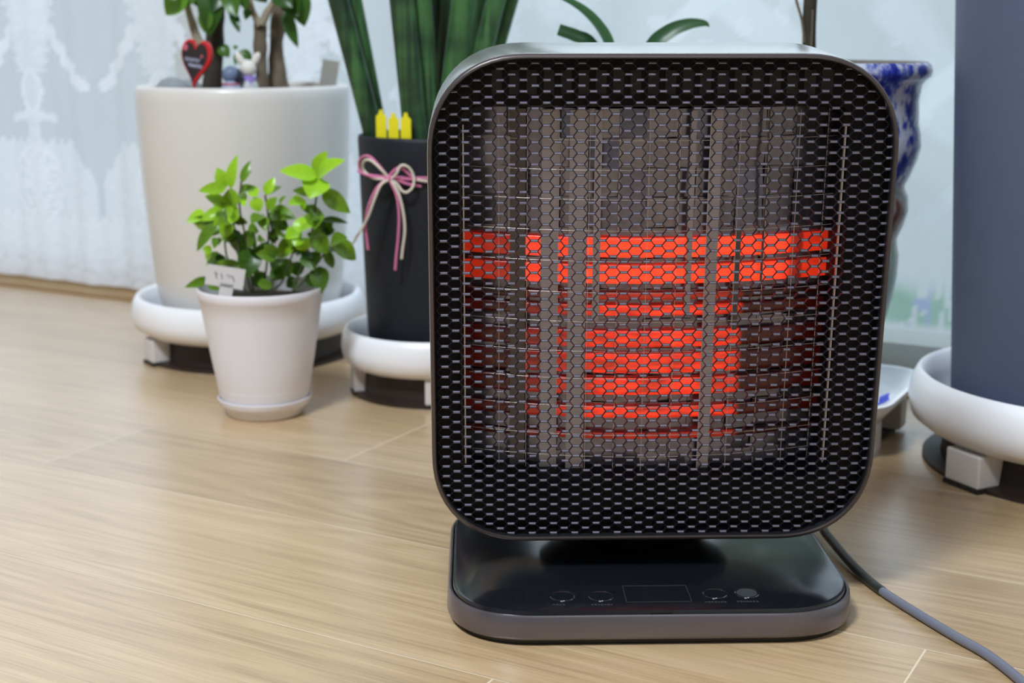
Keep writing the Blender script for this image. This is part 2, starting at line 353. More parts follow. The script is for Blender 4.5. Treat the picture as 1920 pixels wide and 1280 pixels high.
def loft(bm, rings, mat=0, cap0=False, cap1=False, mats=None):
    R_ = [[bm.verts.new(p) for p in ring] for ring in rings]
    for q, (a, b) in enumerate(zip(R_, R_[1:])):
        n = len(a)
        for i in range(n):
            j = (i+1) % n; f = bm.faces.new((a[i], a[j], b[j], b[i])); f.material_index = mats[q] if mats else mat
    if cap0: f = bm.faces.new(R_[0][::-1]); f.material_index = mats[0] if mats else mat
    if cap1: f = bm.faces.new(R_[-1]); f.material_index = mats[-1] if mats else mat
def sphere(bm, c, s, seg=20, mat=0):
    r = bmesh.ops.create_uvsphere(bm, u_segments=seg, v_segments=seg//2, radius=1, matrix=Matrix.Translation(c) @ Matrix.Diagonal((*s, 1)))
    for v in r['verts']:
        for f in v.link_faces: f.material_index = mat

# ---------------------------------------------------------------- the room
rng = random.Random(4)
def build_floor():
    bm = bmesh.new(); colr = bm.loops.layers.float_color.new('plank')
    edges_n = [-2.6]
    k = 0.725
    lo = [k-0.179*i for i in range(1, 19)][::-1]
    edges_n = lo + [0.7250, 0.9080, 1.0600, 1.2570, 1.4250, 1.62]
    joints = {0.5460: [-1.45, -0.4226, 0.62], 0.7250: [-1.40, -0.1885, 1.0], 0.9080: [-2.2, -1.038, 0.15, 1.3], 1.0600: [-1.98, -0.788, 0.42], 1.2570: [-1.15, 0.05], 1.4250: [-1.6, -0.42]}
    def quad(u0, u1, n0, n1, z, mi, c):
        vs_ = [bm.verts.new((u, n, z)) for u, n in ((u0, n0), (u1, n0), (u1, n1), (u0, n1))]
        f = bm.faces.new(vs_); f.material_index = mi
        for lp in f.loops: lp[colr] = c
    g = 0.0007
    for a, b in zip(edges_n, edges_n[1:]):
        js = None
        for kk, v in joints.items():
            if abs(kk-a) < 0.003: js = v
        if js is None: js = [rng.uniform(-2, -1), rng.uniform(-0.6, 0.4), rng.uniform(0.8, 1.6)]
        us = [-2.9] + js + [2.0]
        for u0, u1 in zip(us, us[1:]):
            c = (rng.random(), rng.random(), rng.random(), 1)
            quad(u0+g, u1-g, a+g, b-g, 0, 0, c)
            quad(u1-g, u1+g, a, b, -0.0001, 1, c)
        quad(-2.9, 2.0, b-g, b+g*0.3, -0.00004, 1, (0, 0, 0, 1)); quad(-2.9, 2.0, b+g*0.3, b+g, -0.00004, 2, (0, 0, 0, 1))
    o = obj('floor', bm, ['wood', 'seam', 'seam_dark'], smooth=False); o.rotation_euler.z = WALL_ROT
    return tag(o, kind='structure')
build_floor()
def slab(name, u0, u1, n0, n1, z0, z1, mat, kind='structure'):
    bm = bmesh.new(); box(bm, ((u0+u1)/2, (n0+n1)/2, (z0+z1)/2), (u1-u0, n1-n0, z1-z0))
    o = obj(name, bm, mat, smooth=False); o.rotation_euler.z = WALL_ROT; return tag(o, kind=kind)
slab('ceiling', -2.9, 2.0, -2.5, 1.72, 2.3, 2.34, 'ceiling')
slab('wall_back', -2.9, 2.0, -2.54, -2.5, 0, 2.3, 'wall_dim')
slab('wall_left', -2.94, -2.9, -2.5, 1.72, 0, 2.3, 'wall')
slab('wall_right', 2.0, 2.04, -2.5, 1.72, 0, 2.3, 'wall')

slab('sill_shadow_strip', -2.9, 2.0, 1.572, 1.66, 0.0, 0.003, pmat('sill_shadow_brown', (0.34, 0.19, 0.07), 0.35), )  # brown strip painted for the warm shadow of the door sill
# window wall: sliding glass door frame behind the curtains
wr = empty('window_1', (0, 0, 0), WALL_ROT); tag(wr, kind='structure')
bm = bmesh.new()
box(bm, (-0.45, 1.70, 0.022), (4.9, 0.08, 0.044))
obj('bottom_rail', bm, 'rail', wr, smooth=False)
bm = bmesh.new()
box(bm, (-0.45, 1.70, 2.27), (4.9, 0.08, 0.06))
for u in (-2.88, -1.52, -0.20, 1.98): box(bm, (u, 1.70, 1.145), (0.055, 0.05, 2.2))
obj('window_frame', bm, 'frame', wr, smooth=False)
bm = bmesh.new(); box(bm, (-0.45, 1.71, 1.145), (4.8, 0.005, 2.2)); obj('glass_pane', bm, 'glass', wr, smooth=False)

def lace_left(u, z):
    x = (u+1.85)/0.00115; y = (0.46-z)/0.00086
    nz = noise.noise(Vector((x*0.07, y*0.07, 0)))*0.5+0.5; nf = noise.noise(Vector((x*0.16, y*0.16, 5)))*0.5+0.5
    X = (x-58) % 236; X = X if X < 118 else X-236; X = abs(X)
    ys = y
    d = 0.0
    if ys < 392: ys = ys if ys > -60 else (ys+60) % 452 - 60
    def ell(cx, cy, a, b): return ((X-cx)/a)**2 + ((ys-cy)/b)**2
    sc_ = 4*math.sin(ys*0.45)
    if ys < 50: d = max(d, 0.8 if X < 34+sc_+ (50-ys)*0.1 else 0)
    if 40 <= ys < 130: d = max(d, 0.62 if X < 24+sc_ else 0)
    t = (ys-45)/120
    if 0 <= t <= 1 and abs(X-(32+72*t)) < 11+4*math.sin(t*24): d = max(d, 0.9)
    if ell(0, 92, 26, 22) < 1: d = max(d, 0.55)
    e = ell(0, 165, 20, 42)
    if 0.55 < e < 1.05: d = max(d, 0.95)
    elif e <= 0.55: d = max(d, 0.6)
    if abs(ys-209-0.004*X*X) < 8 and X < 44: d = max(d, 0.8)
    if 215 < ys < 262 and X < 13: d = max(d, 0.7)
    top = 256+max(0, X-72)*1.7+5*math.sin(X*0.35)
    if top < ys < 395 and X < 112:
        d = max(d, 0.72)
        e = ell(0, 335, 52, 72)
        if 0.72 < e < 0.95: d = 1.0
        elif e < 0.72: d = 0.45+0.5*(nf > 0.45)
        if X < 9 or ell(0, 318, 20, 34) < 1: d = max(d, 0.9)
    q = abs(((x+60) % 236)-118)
    if ys < 110 and q < 50-0.2*ys+6*math.sin(ys*0.3): d = max(d, 0.55+0.2*(nf > .5))
    if y > 392:
        d = 0.93
        if abs(y-480-0.09*x-3*math.sin(x*0.2)) < 3 and nf > 0.42: d = 0.75
        if y < 402 and math.sin(x*0.33+nz*4) > 0.4: d = 0.6
    return max(0, min(1, d*(0.85+0.3*nz)))
def lace_right(u, z):
    nz = noise.noise(Vector((u*9+z*7, z*11, 2)))*0.5+0.5; nf = noise.noise(Vector((u*30, z*30, 7)))*0.5+0.5
    d = 0.2+0.4*(nz > 0.55)*min(1, max(0, (nz-0.55)*12)) + 0.35*max(0, min(1, (-0.48-u)*6))  # denser to the left: brightness from outside put into the weave
    if z > 0.3 and nf > 0.62: d += 0.3
    if 0.068 < z < 0.14: d += 0.45*min(1, (z-0.068)/0.01)*min(1, (0.14-z)/0.03)
    s = math.sin((u*1.0-z*1.1)*40)*math.sin((u-z)*7)
    if s > 0.55: d += min(0.45, (s-0.55)*2)
    return max(0, min(1, d))
def ink_right(u, z):
    a = 0; c = (0, 0, 0)
    n1 = noise.noise(Vector((u*75, z*14, 1))); n2 = noise.noise(Vector((u*60, z*10, 9)))
    if 0.070 < z < 0.135:
        f = min(1, (z-0.070)/0.012)*min(1, (0.135-z)/0.03)
        if n1 > 0.05: c, a = (0.08, 0.42, 0.20), 0.75*f
        elif n2 > 0.0: c, a = (0.18, 0.32, 0.70), 0.75*f
        else: c, a = (0.42, 0.62, 0.60), 0.2*f
    return (*c, a)
def curtain(name, u0, u1, n0, hem, top, du, dz, dens, ink, amp, lam, mat, label):
    bm = bmesh.new(); la = bm.verts.layers.float.new('lace'); ik = bm.verts.layers.float_color.new('ink')
    nu = int((u1-u0)/du); zs = []; z = hem
    while z < top: zs.append(z); z += dz if z < 0.60 else 0.06
    grid = []
    for i in range(nu+1):
        u = u0+(u1-u0)*i/nu; col = []
        wv = amp*(math.sin(2*PI*u/lam)+0.5*math.sin(2*PI*u/(lam*0.43)+1.3)+0.4*math.sin(2*PI*u/(lam*2.1)+.5))
        for z in zs:
            v = bm.verts.new((u, n0+wv*(0.75+0.25*min(1, z)), z)); v[la] = dens(u, z); v[ik] = ink(u, z) if ink else (0, 0, 0, 0); col.append(v)
        grid.append(col)
    for i in range(nu):
        for j in range(len(zs)-1): bm.faces.new((grid[i][j], grid[i+1][j], grid[i+1][j+1], grid[i][j+1]))
    o = obj(name, bm, mat); o.rotation_euler.z = WALL_ROT
    return tag(o, label, 'curtain')
curtain('lace_curtain', -2.5, -1.02, 1.60, 0.014, 2.2, 0.0035, 0.004, lace_left, None, 0.004, 0.11, 'curtain', 'white lace curtain with swag motifs and a dense hem, left of the black pot')
curtain('sheer_curtain', -1.10, 1.6, 1.625, 0.012, 2.2, 0.005, 0.005, lace_right, ink_right, 0.006, 0.16, 'curtain_r', 'pale sheer curtain with a green and blue border, behind the heater')

# ---------------------------------------------------------------- the heater
hr = empty('electric_heater', (0.1019, 0.95, 0), R(1.5))
tag(hr, 'black electric heater with glowing orange elements behind a honeycomb grille, on the wooden floor', 'heater')
TILT = R(4.3); ZC = 0.2221; HW, HH = 0.3185, 0.3497
bm = bmesh.new()
def hring(w, h, r, y): return [Vector((x, y, z)) for x, z in rrect(w, h, r)]
loft(bm, [hring(HW-0.004, HH-0.004, 0.0665, 0.0050), hring(HW-0.0006, HH-0.0006, 0.068, 0.0056), hring(HW, HH, 0.068, 0.010), hring(HW, HH, 0.068, 0.085), hring(HW-0.006, HH-0.006, 0.066, 0.108), hring(HW-0.03, HH-0.03, 0.058, 0.121), hring(HW-0.10, HH-0.10, 0.04, 0.126)], cap1=True)
housing = obj('housing', bm, 'titan_top', hr, angle=50); housing.location = (0, 0, ZC); housing.rotation_euler = (TILT, 0, 0)
HM = Matrix.Translation(hr.location) @ Matrix.Rotation(R(1.5), 4, 'Z') @ Matrix.Translation((0, 0, ZC)) @ Matrix.Rotation(TILT, 4, 'X')
BR = 0.0026
bm = bmesh.new()
loft(bm, [hring(HW-0.003, HH-0.003, 0.0665, 0.0056), hring(HW-0.0010, HH-0.0010, 0.0670, 0.0050), hring(HW-0.0012, HH-0.0012, 0.0670, 0.0016), hring(HW-0.0034, HH-0.0034, 0.0660, 0.0002), hring(HW-2*BR-0.001, HH-2*BR-0.001, 0.0650, 0.0), hring(HW-2*BR-0.0026, HH-2*BR-0.0026, 0.064, 0.0014), hring(HW-2*BR-0.0030, HH-2*BR-0.0030, 0.064, 0.016)], mats=[0, 0, 0, 0, 0, 1])
obj('bezel', bm, ['bezel', 'black_plastic'], housing, angle=60)
GW, GH, GR = HW-2*BR-0.002, HH-2*BR-0.002, 0.064
def inside(x, z, w, h, r):
    ax, az = abs(x), abs(z)
    if ax > w/2 or az > h/2: return False
    dx, dz = ax-(w/2-r), az-(h/2-r)
    return not (dx > 0 and dz > 0 and (dx/r)**2.25+(dz/r)**2.25 > 1)
bm = bmesh.new()
PX, PZ, HL = 0.00777, 0.00752, 0.00265
def bar(a, b, rv, rd, seg=8):
    a, b = Vector(a), Vector(b); t = (b-a).normalized(); dpt = Vector((0, 1, 0)); n = t.cross(dpt).normalized()
    ra = []
    for p in (a, b):
        ra.append([bm.verts.new(p + n*math.cos(2*PI*(k+.5)/seg)*rv + dpt*math.sin(2*PI*(k+.5)/seg)*rd) for k in range(seg)])
    for k in range(seg):
        j = (k+1) % seg; bm.faces.new((ra[0][k], ra[0][j], ra[1][j], ra[1][k]))
    bm.faces.new(ra[0][::-1]); bm.faces.new(ra[1])
def blade(a, b):            # the double thickness web, twisted so that its face looks up
    a, b = Vector(a), Vector(b); up_ = Vector((0, 0.56, 0.83)); nn = Vector((0, -0.83, 0.56)); ra = []
    for p in (a, b): ra.append([bm.verts.new(p + up_*math.cos(q)*0.00105 + nn*math.sin(q)*0.0006) for q in [2*PI*(k+.5)/10 for k in range(10)]])
    for k in range(10):
        j = (k+1) % 10; bm.faces.new((ra[0][k], ra[0][j], ra[1][j], ra[1][k])).material_index = 1
    bm.faces.new(ra[0][::-1]); bm.faces.new(ra[1])
gy = 0.0062
for c in range(-21, 22):
    x0 = c*PX-0.0012
    for r_ in range(-24, 25):
        z0 = r_*PZ + (c % 2)*PZ/2 - 0.001
        if inside(x0, z0, GW, GH, GR): blade((x0-HL, gy, z0), (x0+HL, gy, z0))
        for s in (-1, 1):
            a = (x0+HL-0.0002, gy, z0); b = (x0+PX-HL+0.0002, gy, z0+s*PZ/2)
            if inside((a[0]+b[0])/2, (a[2]+b[2])/2, GW, GH, GR): bar(a, b, 0.00036, 0.0013)
grille = obj('grille', bm, ['grille', 'grille_web'], housing, angle=60)
# black front panel with the opening
def L_(u, v, y): return at_local(HM, u, v, y)
pA = L_(864, 203, 0.016); pB = L_(1594, 889, 0.016); pA.x = L_(865, 300, 0.016).x; pB.x = L_(1592, 300, 0.016).x
ocx, ocz = (pA.x+pB.x)/2, (pA.z+pB.z)/2; ow, oh = pB.x-pA.x, pA.z-pB.z
def oring(w, h, r, y): return [Vector((ocx+x, y, ocz+z)) for x, z in rrect(w, h, r)]
bm = bmesh.new()
loft(bm, [hring(GW+0.002, GH+0.002, 0.065, 0.0155), oring(ow+0.014, oh+0.014, 0.021, 0.0155), oring(ow+0.003, oh+0.003, 0.015, 0.018), oring(ow, oh, 0.013, 0.024), oring(ow-0.004, oh-0.004, 0.012, 0.080), oring(ow*0.9, oh*0.9, 0.012, 0.082)], cap1=True)
obj('front_panel', bm, 'panel_black', housing, angle=50)
bm = bmesh.new()
for k in range(20):
    a = L_(922+k*32.6, 131, 0.0152); b = L_(922+k*32.6+19, 176, 0.0152)
    box(bm, ((a.x+b.x)/2, 0.0153, (a.z+b.z)/2), (b.x-a.x, 0.001, a.z-b.z))
obj('vent_slots', bm, 'rubber', housing, smooth=False)
def arc(x): return 0.056 - 0.024*(1-((x-ocx)/0.135)**2)
colpx = [868, 950, 987, 1045, 1100, 1156, 1210, 1265, 1300, 1340, 1376, 1426, 1481, 1532, 1584]
rowpx = [205, 261, 317, 372, 430, 487, 545, 600, 655, 706, 757, 810, 850, 887]
def cav(u, v): 
    y = 0.045
    for _ in range(6):
        p = L_(u, v, y); y = arc(p.x)
    return p
bm = bmesh.new(); rg = random.Random(11)
xs = [cav(c, 500).x for c in colpx]; zs = [cav(1240, r_).z for r_ in rowpx]
for i in range(len(xs)-1):
    for j in range(len(zs)-1):
        tx, tz = rg.uniform(-0.0012, 0.0012), rg.uniform(-0.0012, 0.0012)
        q = [(xs[i], zs[j], -tx-tz), (xs[i+1], zs[j], tx-tz), (xs[i+1], zs[j+1], tx+tz), (xs[i], zs[j+1], -tx+tz)]
        bm.faces.new([bm.verts.new((x, arc(x)+0.004+d, z)) for x, z, d in q])
obj('reflector', bm, 'reflector', housing, smooth=False)
def ribbon(v0, v1, u0, u1, off, mat, name, th=0.0025):
    zt, zb = cav(1240, v0).z, cav(1240, v1).z; x0, x1 = cav(u0, 500).x, cav(u1, 500).x
    bm = bmesh.new(); n = 36; rings = []
    zc, hz = (zt+zb)/2, (zt-zb)/2
    for i in range(n+1):
        x = x0+(x1-x0)*i/n; y = arc(x)+off
        rings.append([(x, y+th*math.sin(a)*0.6, zc+hz*math.cos(a)) for a in [2*PI*k/12 for k in range(12)]])
    loft(bm, rings, cap0=True, cap1=True); return obj(name, bm, mat, housing)
ribbon(446, 483, 869, 1582, 0.0005, 'glow_hot', 'element_or_reflection')
ribbon(497, 532, 869, 1582, 0.0005, 'glow_hot', 'element_or_reflection')
for a, b, m_ in ((549, 562, 'reflected_glow_dim'), (572, 592, 'reflected_glow'), (620, 651, 'reflected_glow'), (663, 699, 'reflected_glow'), (709, 740, 'reflected_glow'), (762, 783, 'reflected_glow'), (811, 822, 'reflected_glow_dim')):  # lower rows: reflections of the element, built as emissive bars
    ribbon(a, b, 869, 1582, 0.0005, m_, 'element_or_reflection')
def vstrip(u0, u1, v0, v1, mat, off=-0.003):
    x0, x1 = cav(u0, 500).x, cav(u1, 500).x; zt, zb = cav(1240, v0).z, cav(1240, v1).z
    bm = bmesh.new(); xm = (x0+x1)/2; box(bm, (xm, arc(xm)+off, (zt+zb)/2), (x1-x0, 0.0012, zt-zb), bev=0.0003); return obj('support_strip', bm, mat, housing, smooth=False)
vstrip(956, 985, 205, 885, 'strip_dark'); vstrip(1013, 1045, 205, 885, 'strip'); vstrip(1064, 1099, 205, 885, 'strip')
vstrip(1110, 1124, 205, 600, 'strip'); vstrip(1284, 1295, 205, 590, 'strip'); vstrip(1320, 1342, 205, 885, 'strip')
vstrip(1375, 1385, 430, 620, 'strip_dark'); vstrip(1424, 1428, 205, 540, 'strip_dark')
bm = bmesh.new()
for u in (935, 987, 1045, 1101, 1156, 1210, 1265, 1319, 1374, 1427, 1481, 1532):
    x = cav(u, 500).x; y = arc(x)-0.006
    tube(bm, [(x, y, cav(1240, 208).z), (x, y, cav(1240, 884).z)], 0.00022, 5)
for v in (261, 317, 372, 430, 487, 545, 600, 655, 706, 757, 810, 850):
    z = cav(1240, v).z
    tube(bm, [(xs[0]+0.004+(xs[-1]-xs[0]-0.008)*k/30, arc(xs[0]+0.004+(xs[-1]-xs[0]-0.008)*k/30)-0.0064, z) for k in range(31)], 0.00022, 5)
obj('guard_wires', bm, 'wire', housing)
for u in (871, 1581):
    bm = bmesh.new()
    a = L_(u, 235, 0.0225); b = L_(u-(18 if u > 1000 else -8), 870, 0.0225)
    x = ocx + (-1 if u < 1000 else 1)*(ow/2-0.0012)
    box(bm, (x, 0.026, (a.z+b.z)/2), (0.0009, 0.003, a.z-b.z))
    obj('edge_trim', bm, 'wire', housing, smooth=False)

# base
BY = 0.056; BW, BD = 0.291, 0.236
def bring(w, d, r, z, yo=0): return [Vector((x-0.0035, BY+yo+y, z)) for x, y in rrect(w, d, r, p=2.3)]
bm = bmesh.new()
loft(bm, [bring(BW-0.012, BD-0.010, 0.057, 0.0), bring(BW-0.006, BD-0.005, 0.060, 0.0045), bring(BW-0.002, BD-0.002, 0.062, 0.005), bring(BW, BD, 0.064, 0.007), bring(BW-0.002, BD-0.002, 0.063, 0.0205), bring(BW-0.004, BD-0.004, 0.062, 0.0222), bring(BW-0.0065, BD-0.0065, 0.061, 0.0222), bring(BW-0.0068, BD-0.0068, 0.061, 0.018)], mats=[1, 1, 0, 0, 0, 0, 0], cap0=True, cap1=True)
base = obj('base', bm, ['titan', 'rubber'], hr, angle=50)
bm = bmesh.new()
loft(bm, [bring(BW-0.0072, BD-0.0072, 0.0605, 0.018), bring(BW-0.0075, BD-0.0075, 0.0605, 0.0218), bring(BW-0.0095, BD-0.0095, 0.0595, 0.0245), bring(BW-0.013, BD-0.013, 0.058, 0.0252)], cap1=True)
obj('control_panel', bm, 'panel_gloss', base, angle=30)
BM = Matrix.Translation(hr.location) @ Matrix.Rotation(R(1.5), 4, 'Z'); BMi = BM.inverted()
def onp(u, v, z=0.0254):
    d = ray(u, v); return BMi @ (CAM + d*((z-CAM_H)/d.z))
for (u, v, nm) in ((1055, 1117, 'power_button'), (1127, 1117, 'swing_button'), (1340, 1112, 'timer_button'), (1400, 1111, 'lock_button')):
    bm = bmesh.new(); c = onp(u, v)
    lathe(bm, [(0.0072, -0.0006), (0.0078, 0.0001), (0.0086, 0.0004), (0.0092, -0.0006)], 36, (c.x, c.y, 0.0253), 0)
    if nm == 'lock_button': lathe(bm, [(0.0, 0.00012), (0.0073, 0.00012)], 36, (c.x, c.y, 0.0253), 2)
    d = onp(u-2, v+10); box(bm, (d.x, d.y, 0.0254), (0.0016, 0.0012, 0.0004), 1)
    for k in range(7 if nm != 'power_button' else 4):
        e = onp(u-16+k*6, v+16); box(bm, (e.x, e.y, 0.0253), (0.0016, 0.0018+0.0006*(k % 2), 0.0003), 2)
    obj(nm, bm, ['ring', 'mark_bright', 'mark'], base)
bm = bmesh.new(); a, b = onp(1167, 1098), onp(1297, 1127)
for (x0, x1, y0, y1) in ((a.x, b.x, a.y, a.y), (a.x, b.x, b.y, b.y), (a.x, a.x, a.y, b.y), (b.x, b.x, a.y, b.y)):
    box(bm, ((x0+x1)/2, (y0+y1)/2, 0.0253), (abs(x1-x0)+0.0005, abs(y1-y0)+0.0005, 0.0004))
obj('display_window', bm, 'mark', base, smooth=False)
bm = bmesh.new(); a = onp(1240, 1144, 0.023); box(bm, (a.x, a.y-0.001, 0.0233), (0.0145, 0.006, 0.002), bev=0.0004)
obj('panel_tab', bm, 'black_plastic', base, smooth=False)
# neck
bm = bmesh.new()
lathe(bm, [(0.0, 0.0248), (0.052, 0.0248), (0.053, 0.028), (0.060, 0.0335), (0.071, 0.039), (0.0775, 0.046), (0.078, 0.066), (0.0, 0.068)], 64, (-0.003, 0.098, 0))
obj('neck', bm, 'panel_black', hr)
# cord
cp = [BMi @ p for p in [Vector((0.215, 1.13, 0.016)), Vector((0.238, 1.105, 0.013)), at(1566, 1018, 1.068), at(1600, 1062, 1.012)]]
gp = lambda u, v, z: BMi @ (CAM + ray(u, v)*((z-CAM_H)/ray(u, v).z))
pts = [BMi @ Vector((0.17, 1.115, 0.014)), gp(1520, 968, 0.012), gp(1548, 1000, 0.009), gp(1590, 1050, 0.0055), gp(1625, 1085, 0.0042), gp(1660, 1112, 0.0036), gp(1720, 1150, 0.0036), gp(1790, 1192, 0.0036), gp(1850, 1226, 0.0036), gp(1905, 1268, 0.0036), gp(1960, 1320, 0.0036), gp(2040, 1420, 0.0036)]
sp_ = spline(pts, 8)
k = 5*8
bm = bmesh.new(); tube(bm, sp_[k-1:], 0.0034, 12); cord = obj('power_cord', bm, 'cord_grey', hr)
bm = bmesh.new(); tube(bm, sp_[:k], 0.0037, 12); tag(obj('cord_dark_part', bm, 'cord_black', hr), 'black front length of the power cord')  # black, slightly thicker length of the cord at the heater end

# ---------------------------------------------------------------- plant stands (saucers on feet)
def stand(name, x, y, r, top, foot_w, angs, label, foot_r=None, foot_h=0.031):
    t = empty(name, (x, y, 0)); tag(t, label, 'plant stand')
    bm = bmesh.new(); b0 = foot_h; s = (top-b0)
    lathe(bm, [(0, b0), (r*0.78, b0), (r*0.90, b0+0.003), (r*0.975, b0+s*0.22), (r, b0+s*0.5), (r*0.985, b0+s*0.8), (r*0.955, b0+s*0.97), (r*0.935, top), (r*0.905, b0+s*0.94), (r*0.885, b0+s*0.6), (r*0.86, b0+0.006), (0, b0+0.006)], 96)
    obj('saucer', bm, 'white_plastic', t, angle=60)
    bm = bmesh.new(); lathe(bm, [(0, 0.0), (r*0.90, 0.0), (r*0.90, 0.004), (r*0.80, 0.005), (r*0.78, b0), (0, b0)], 72); obj('base_ring_and_shade', bm, 'dark_brown', t, angle=40)  # floor ring; its dark wall paints the shade under the saucer
    fr = foot_r or r*0.86
    for a in angs:
        bm = bmesh.new(); Mx = Matrix.Rotation(R(a), 4, 'Z') @ Matrix.Translation((fr, 0, 0))
        box(bm, (0, 0, (0.004+b0+0.002)/2), (foot_w, foot_w*1.25, b0+0.002-0.004), 0, Mx, 0.002)
        f = obj('foot', bm, 'foot_plastic', t, smooth=False)
        bm = bmesh.new(); box(bm, (0, 0, 0.002), (foot_w*1.06, foot_w*1.3, 0.004), 0, Mx); obj('pad', bm, 'rubber', f, smooth=False)
    return t
stand('plant_stand', -0.344, 1.80, 0.151, 0.081, 0.024, (216, 306, 36, 126), 'white round plant stand on square feet under the big cream pot')
stand('plant_stand', -0.0908, 1.60, 0.109, 0.077, 0.020, (196, 274, 16, 96), 'white round plant stand under the black pot, left of the heater', foot_r=0.088)
stand('plant_stand', 0.5565, 1.297, 0.170, 0.090, 0.034, (206, 296, 26, 116), 'white round plant stand under the slate blue pot at right edge', foot_r=0.143, foot_h=0.033)

# ---------------------------------------------------------------- leaves
def leaf(bm, lay, base, tip, width, tone, face=Vector((0, -1, 0.35)), bend=0.12, fold=0.15, nl=8, tipw=0.74, jitter=0.0):
    base, tip = Vector(base), Vector(tip); ax = tip-base; Ln = ax.length
    if Ln < 1e-5: return
    t = ax/Ln; s = t.cross(face)
    if s.length < 0.05: s = t.cross(Vector((1, 0, 0.2)))
    s.normalize(); nrm = s.cross(t).normalized()
    rows = []
    for i in range(nl+1):
        k = i/nl
        w_ = width/2*(math.sin(PI*min(1, k**tipw))**0.8 if 0 < k < 1 else 0.02)
        c = base + t*(Ln*k) + nrm*(bend*Ln*math.sin(PI*k))
        row = []
        for j in (-2, -1, 0, 1, 2):
            q = j/2
            v = bm.verts.new(c + s*(w_*q) + nrm*(fold*w_*abs(q)*1.4)); 
            v[lay] = max(0, min(1, tone - 0.06*(1-abs(q)) + 0.05*math.sin(k*20+q*3))); row.append(v)
        rows.append(row)
    for a, b in zip(rows, rows[1:]):
        for j in range(4): bm.faces.new((a[j], a[j+1], b[j+1], b[j]))
def finish_leaves(name, bm, mat, parent):

    return obj(name, bm, mat, parent, angle=80)

# ---- small white pot
SX, SY = -0.2725, 1.492
t = empty('potted_plant', (SX, SY, 0)); tag(t, 'small bright green leafy plant in a white plastic pot before the cream pot', 'potted plant')
bm = bmesh.new()
lathe(bm, [(0, 0.008), (0.042, 0.008), (0.0450, 0.010), (0.0478, 0.018), (0.0560, 0.065), (0.0630, 0.110), (0.0662, 0.130), (0.0678, 0.132), (0.0686, 0.140), (0.0678, 0.1420), (0.0660, 0.1415), (0.0645, 0.132), (0.058, 0.10), (0.05, 0.03), (0, 0.03)], 80)
obj('pot', bm, 'white_pot', t, angle=50)
bm = bmesh.new()
lathe(bm, [(0, 0.0), (0.0395, 0.0), (0.042, 0.0015), (0.0435, 0.0085), (0.0470, 0.0105), (0.0495, 0.0145), (0.0508, 0.0195), (0.0498, 0.020), (0.0488, 0.0165), (0.0462, 0.0125), (0.042, 0.0078), (0, 0.0076)], 72)
obj('drip_saucer', bm, 'white_pot', t, angle=50)
bm = bmesh.new(); lathe(bm, [(0, 0.127), (0.0625, 0.1255)], 40); obj('soil', bm, 'soil', t)
def sp(cx, cy, dy=0.0): return at(340+cx/4.571, 280+cy/4.571, SY+dy) - Vector((SX, SY, 0))
B_, MD, DK = 0.95, 0.55, 0.12
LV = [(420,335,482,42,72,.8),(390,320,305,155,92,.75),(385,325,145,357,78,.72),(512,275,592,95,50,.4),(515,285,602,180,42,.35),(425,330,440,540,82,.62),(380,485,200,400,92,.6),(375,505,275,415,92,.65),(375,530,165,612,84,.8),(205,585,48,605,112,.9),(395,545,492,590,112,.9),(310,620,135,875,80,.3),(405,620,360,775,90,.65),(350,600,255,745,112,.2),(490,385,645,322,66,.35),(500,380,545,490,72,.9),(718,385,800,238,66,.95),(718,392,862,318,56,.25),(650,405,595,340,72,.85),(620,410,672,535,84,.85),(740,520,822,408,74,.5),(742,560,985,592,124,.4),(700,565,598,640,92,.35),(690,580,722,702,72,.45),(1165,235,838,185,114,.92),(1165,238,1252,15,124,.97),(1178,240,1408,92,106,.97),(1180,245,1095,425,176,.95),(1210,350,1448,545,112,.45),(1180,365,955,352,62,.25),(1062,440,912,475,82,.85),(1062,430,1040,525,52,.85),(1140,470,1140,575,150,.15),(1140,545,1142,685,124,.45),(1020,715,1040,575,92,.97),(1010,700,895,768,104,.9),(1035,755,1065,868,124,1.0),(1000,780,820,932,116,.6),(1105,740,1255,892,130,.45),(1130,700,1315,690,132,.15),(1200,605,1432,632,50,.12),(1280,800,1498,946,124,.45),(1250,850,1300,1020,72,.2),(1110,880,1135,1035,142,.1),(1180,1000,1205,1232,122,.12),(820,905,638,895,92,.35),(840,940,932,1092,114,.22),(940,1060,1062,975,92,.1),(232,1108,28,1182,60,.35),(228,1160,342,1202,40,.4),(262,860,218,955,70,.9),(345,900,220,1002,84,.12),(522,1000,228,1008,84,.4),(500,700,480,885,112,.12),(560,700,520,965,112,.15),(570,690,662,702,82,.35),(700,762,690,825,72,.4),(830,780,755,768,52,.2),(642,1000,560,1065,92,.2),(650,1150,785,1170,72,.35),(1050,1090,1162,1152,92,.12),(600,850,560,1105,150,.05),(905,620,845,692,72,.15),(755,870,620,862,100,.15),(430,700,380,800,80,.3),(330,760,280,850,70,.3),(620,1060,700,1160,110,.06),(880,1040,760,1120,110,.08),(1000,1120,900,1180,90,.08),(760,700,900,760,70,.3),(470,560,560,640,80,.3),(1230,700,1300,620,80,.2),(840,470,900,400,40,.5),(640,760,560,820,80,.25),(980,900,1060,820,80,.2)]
bm = bmesh.new(); lay = bm.verts.layers.float.new('tone'); rg = random.Random(3)
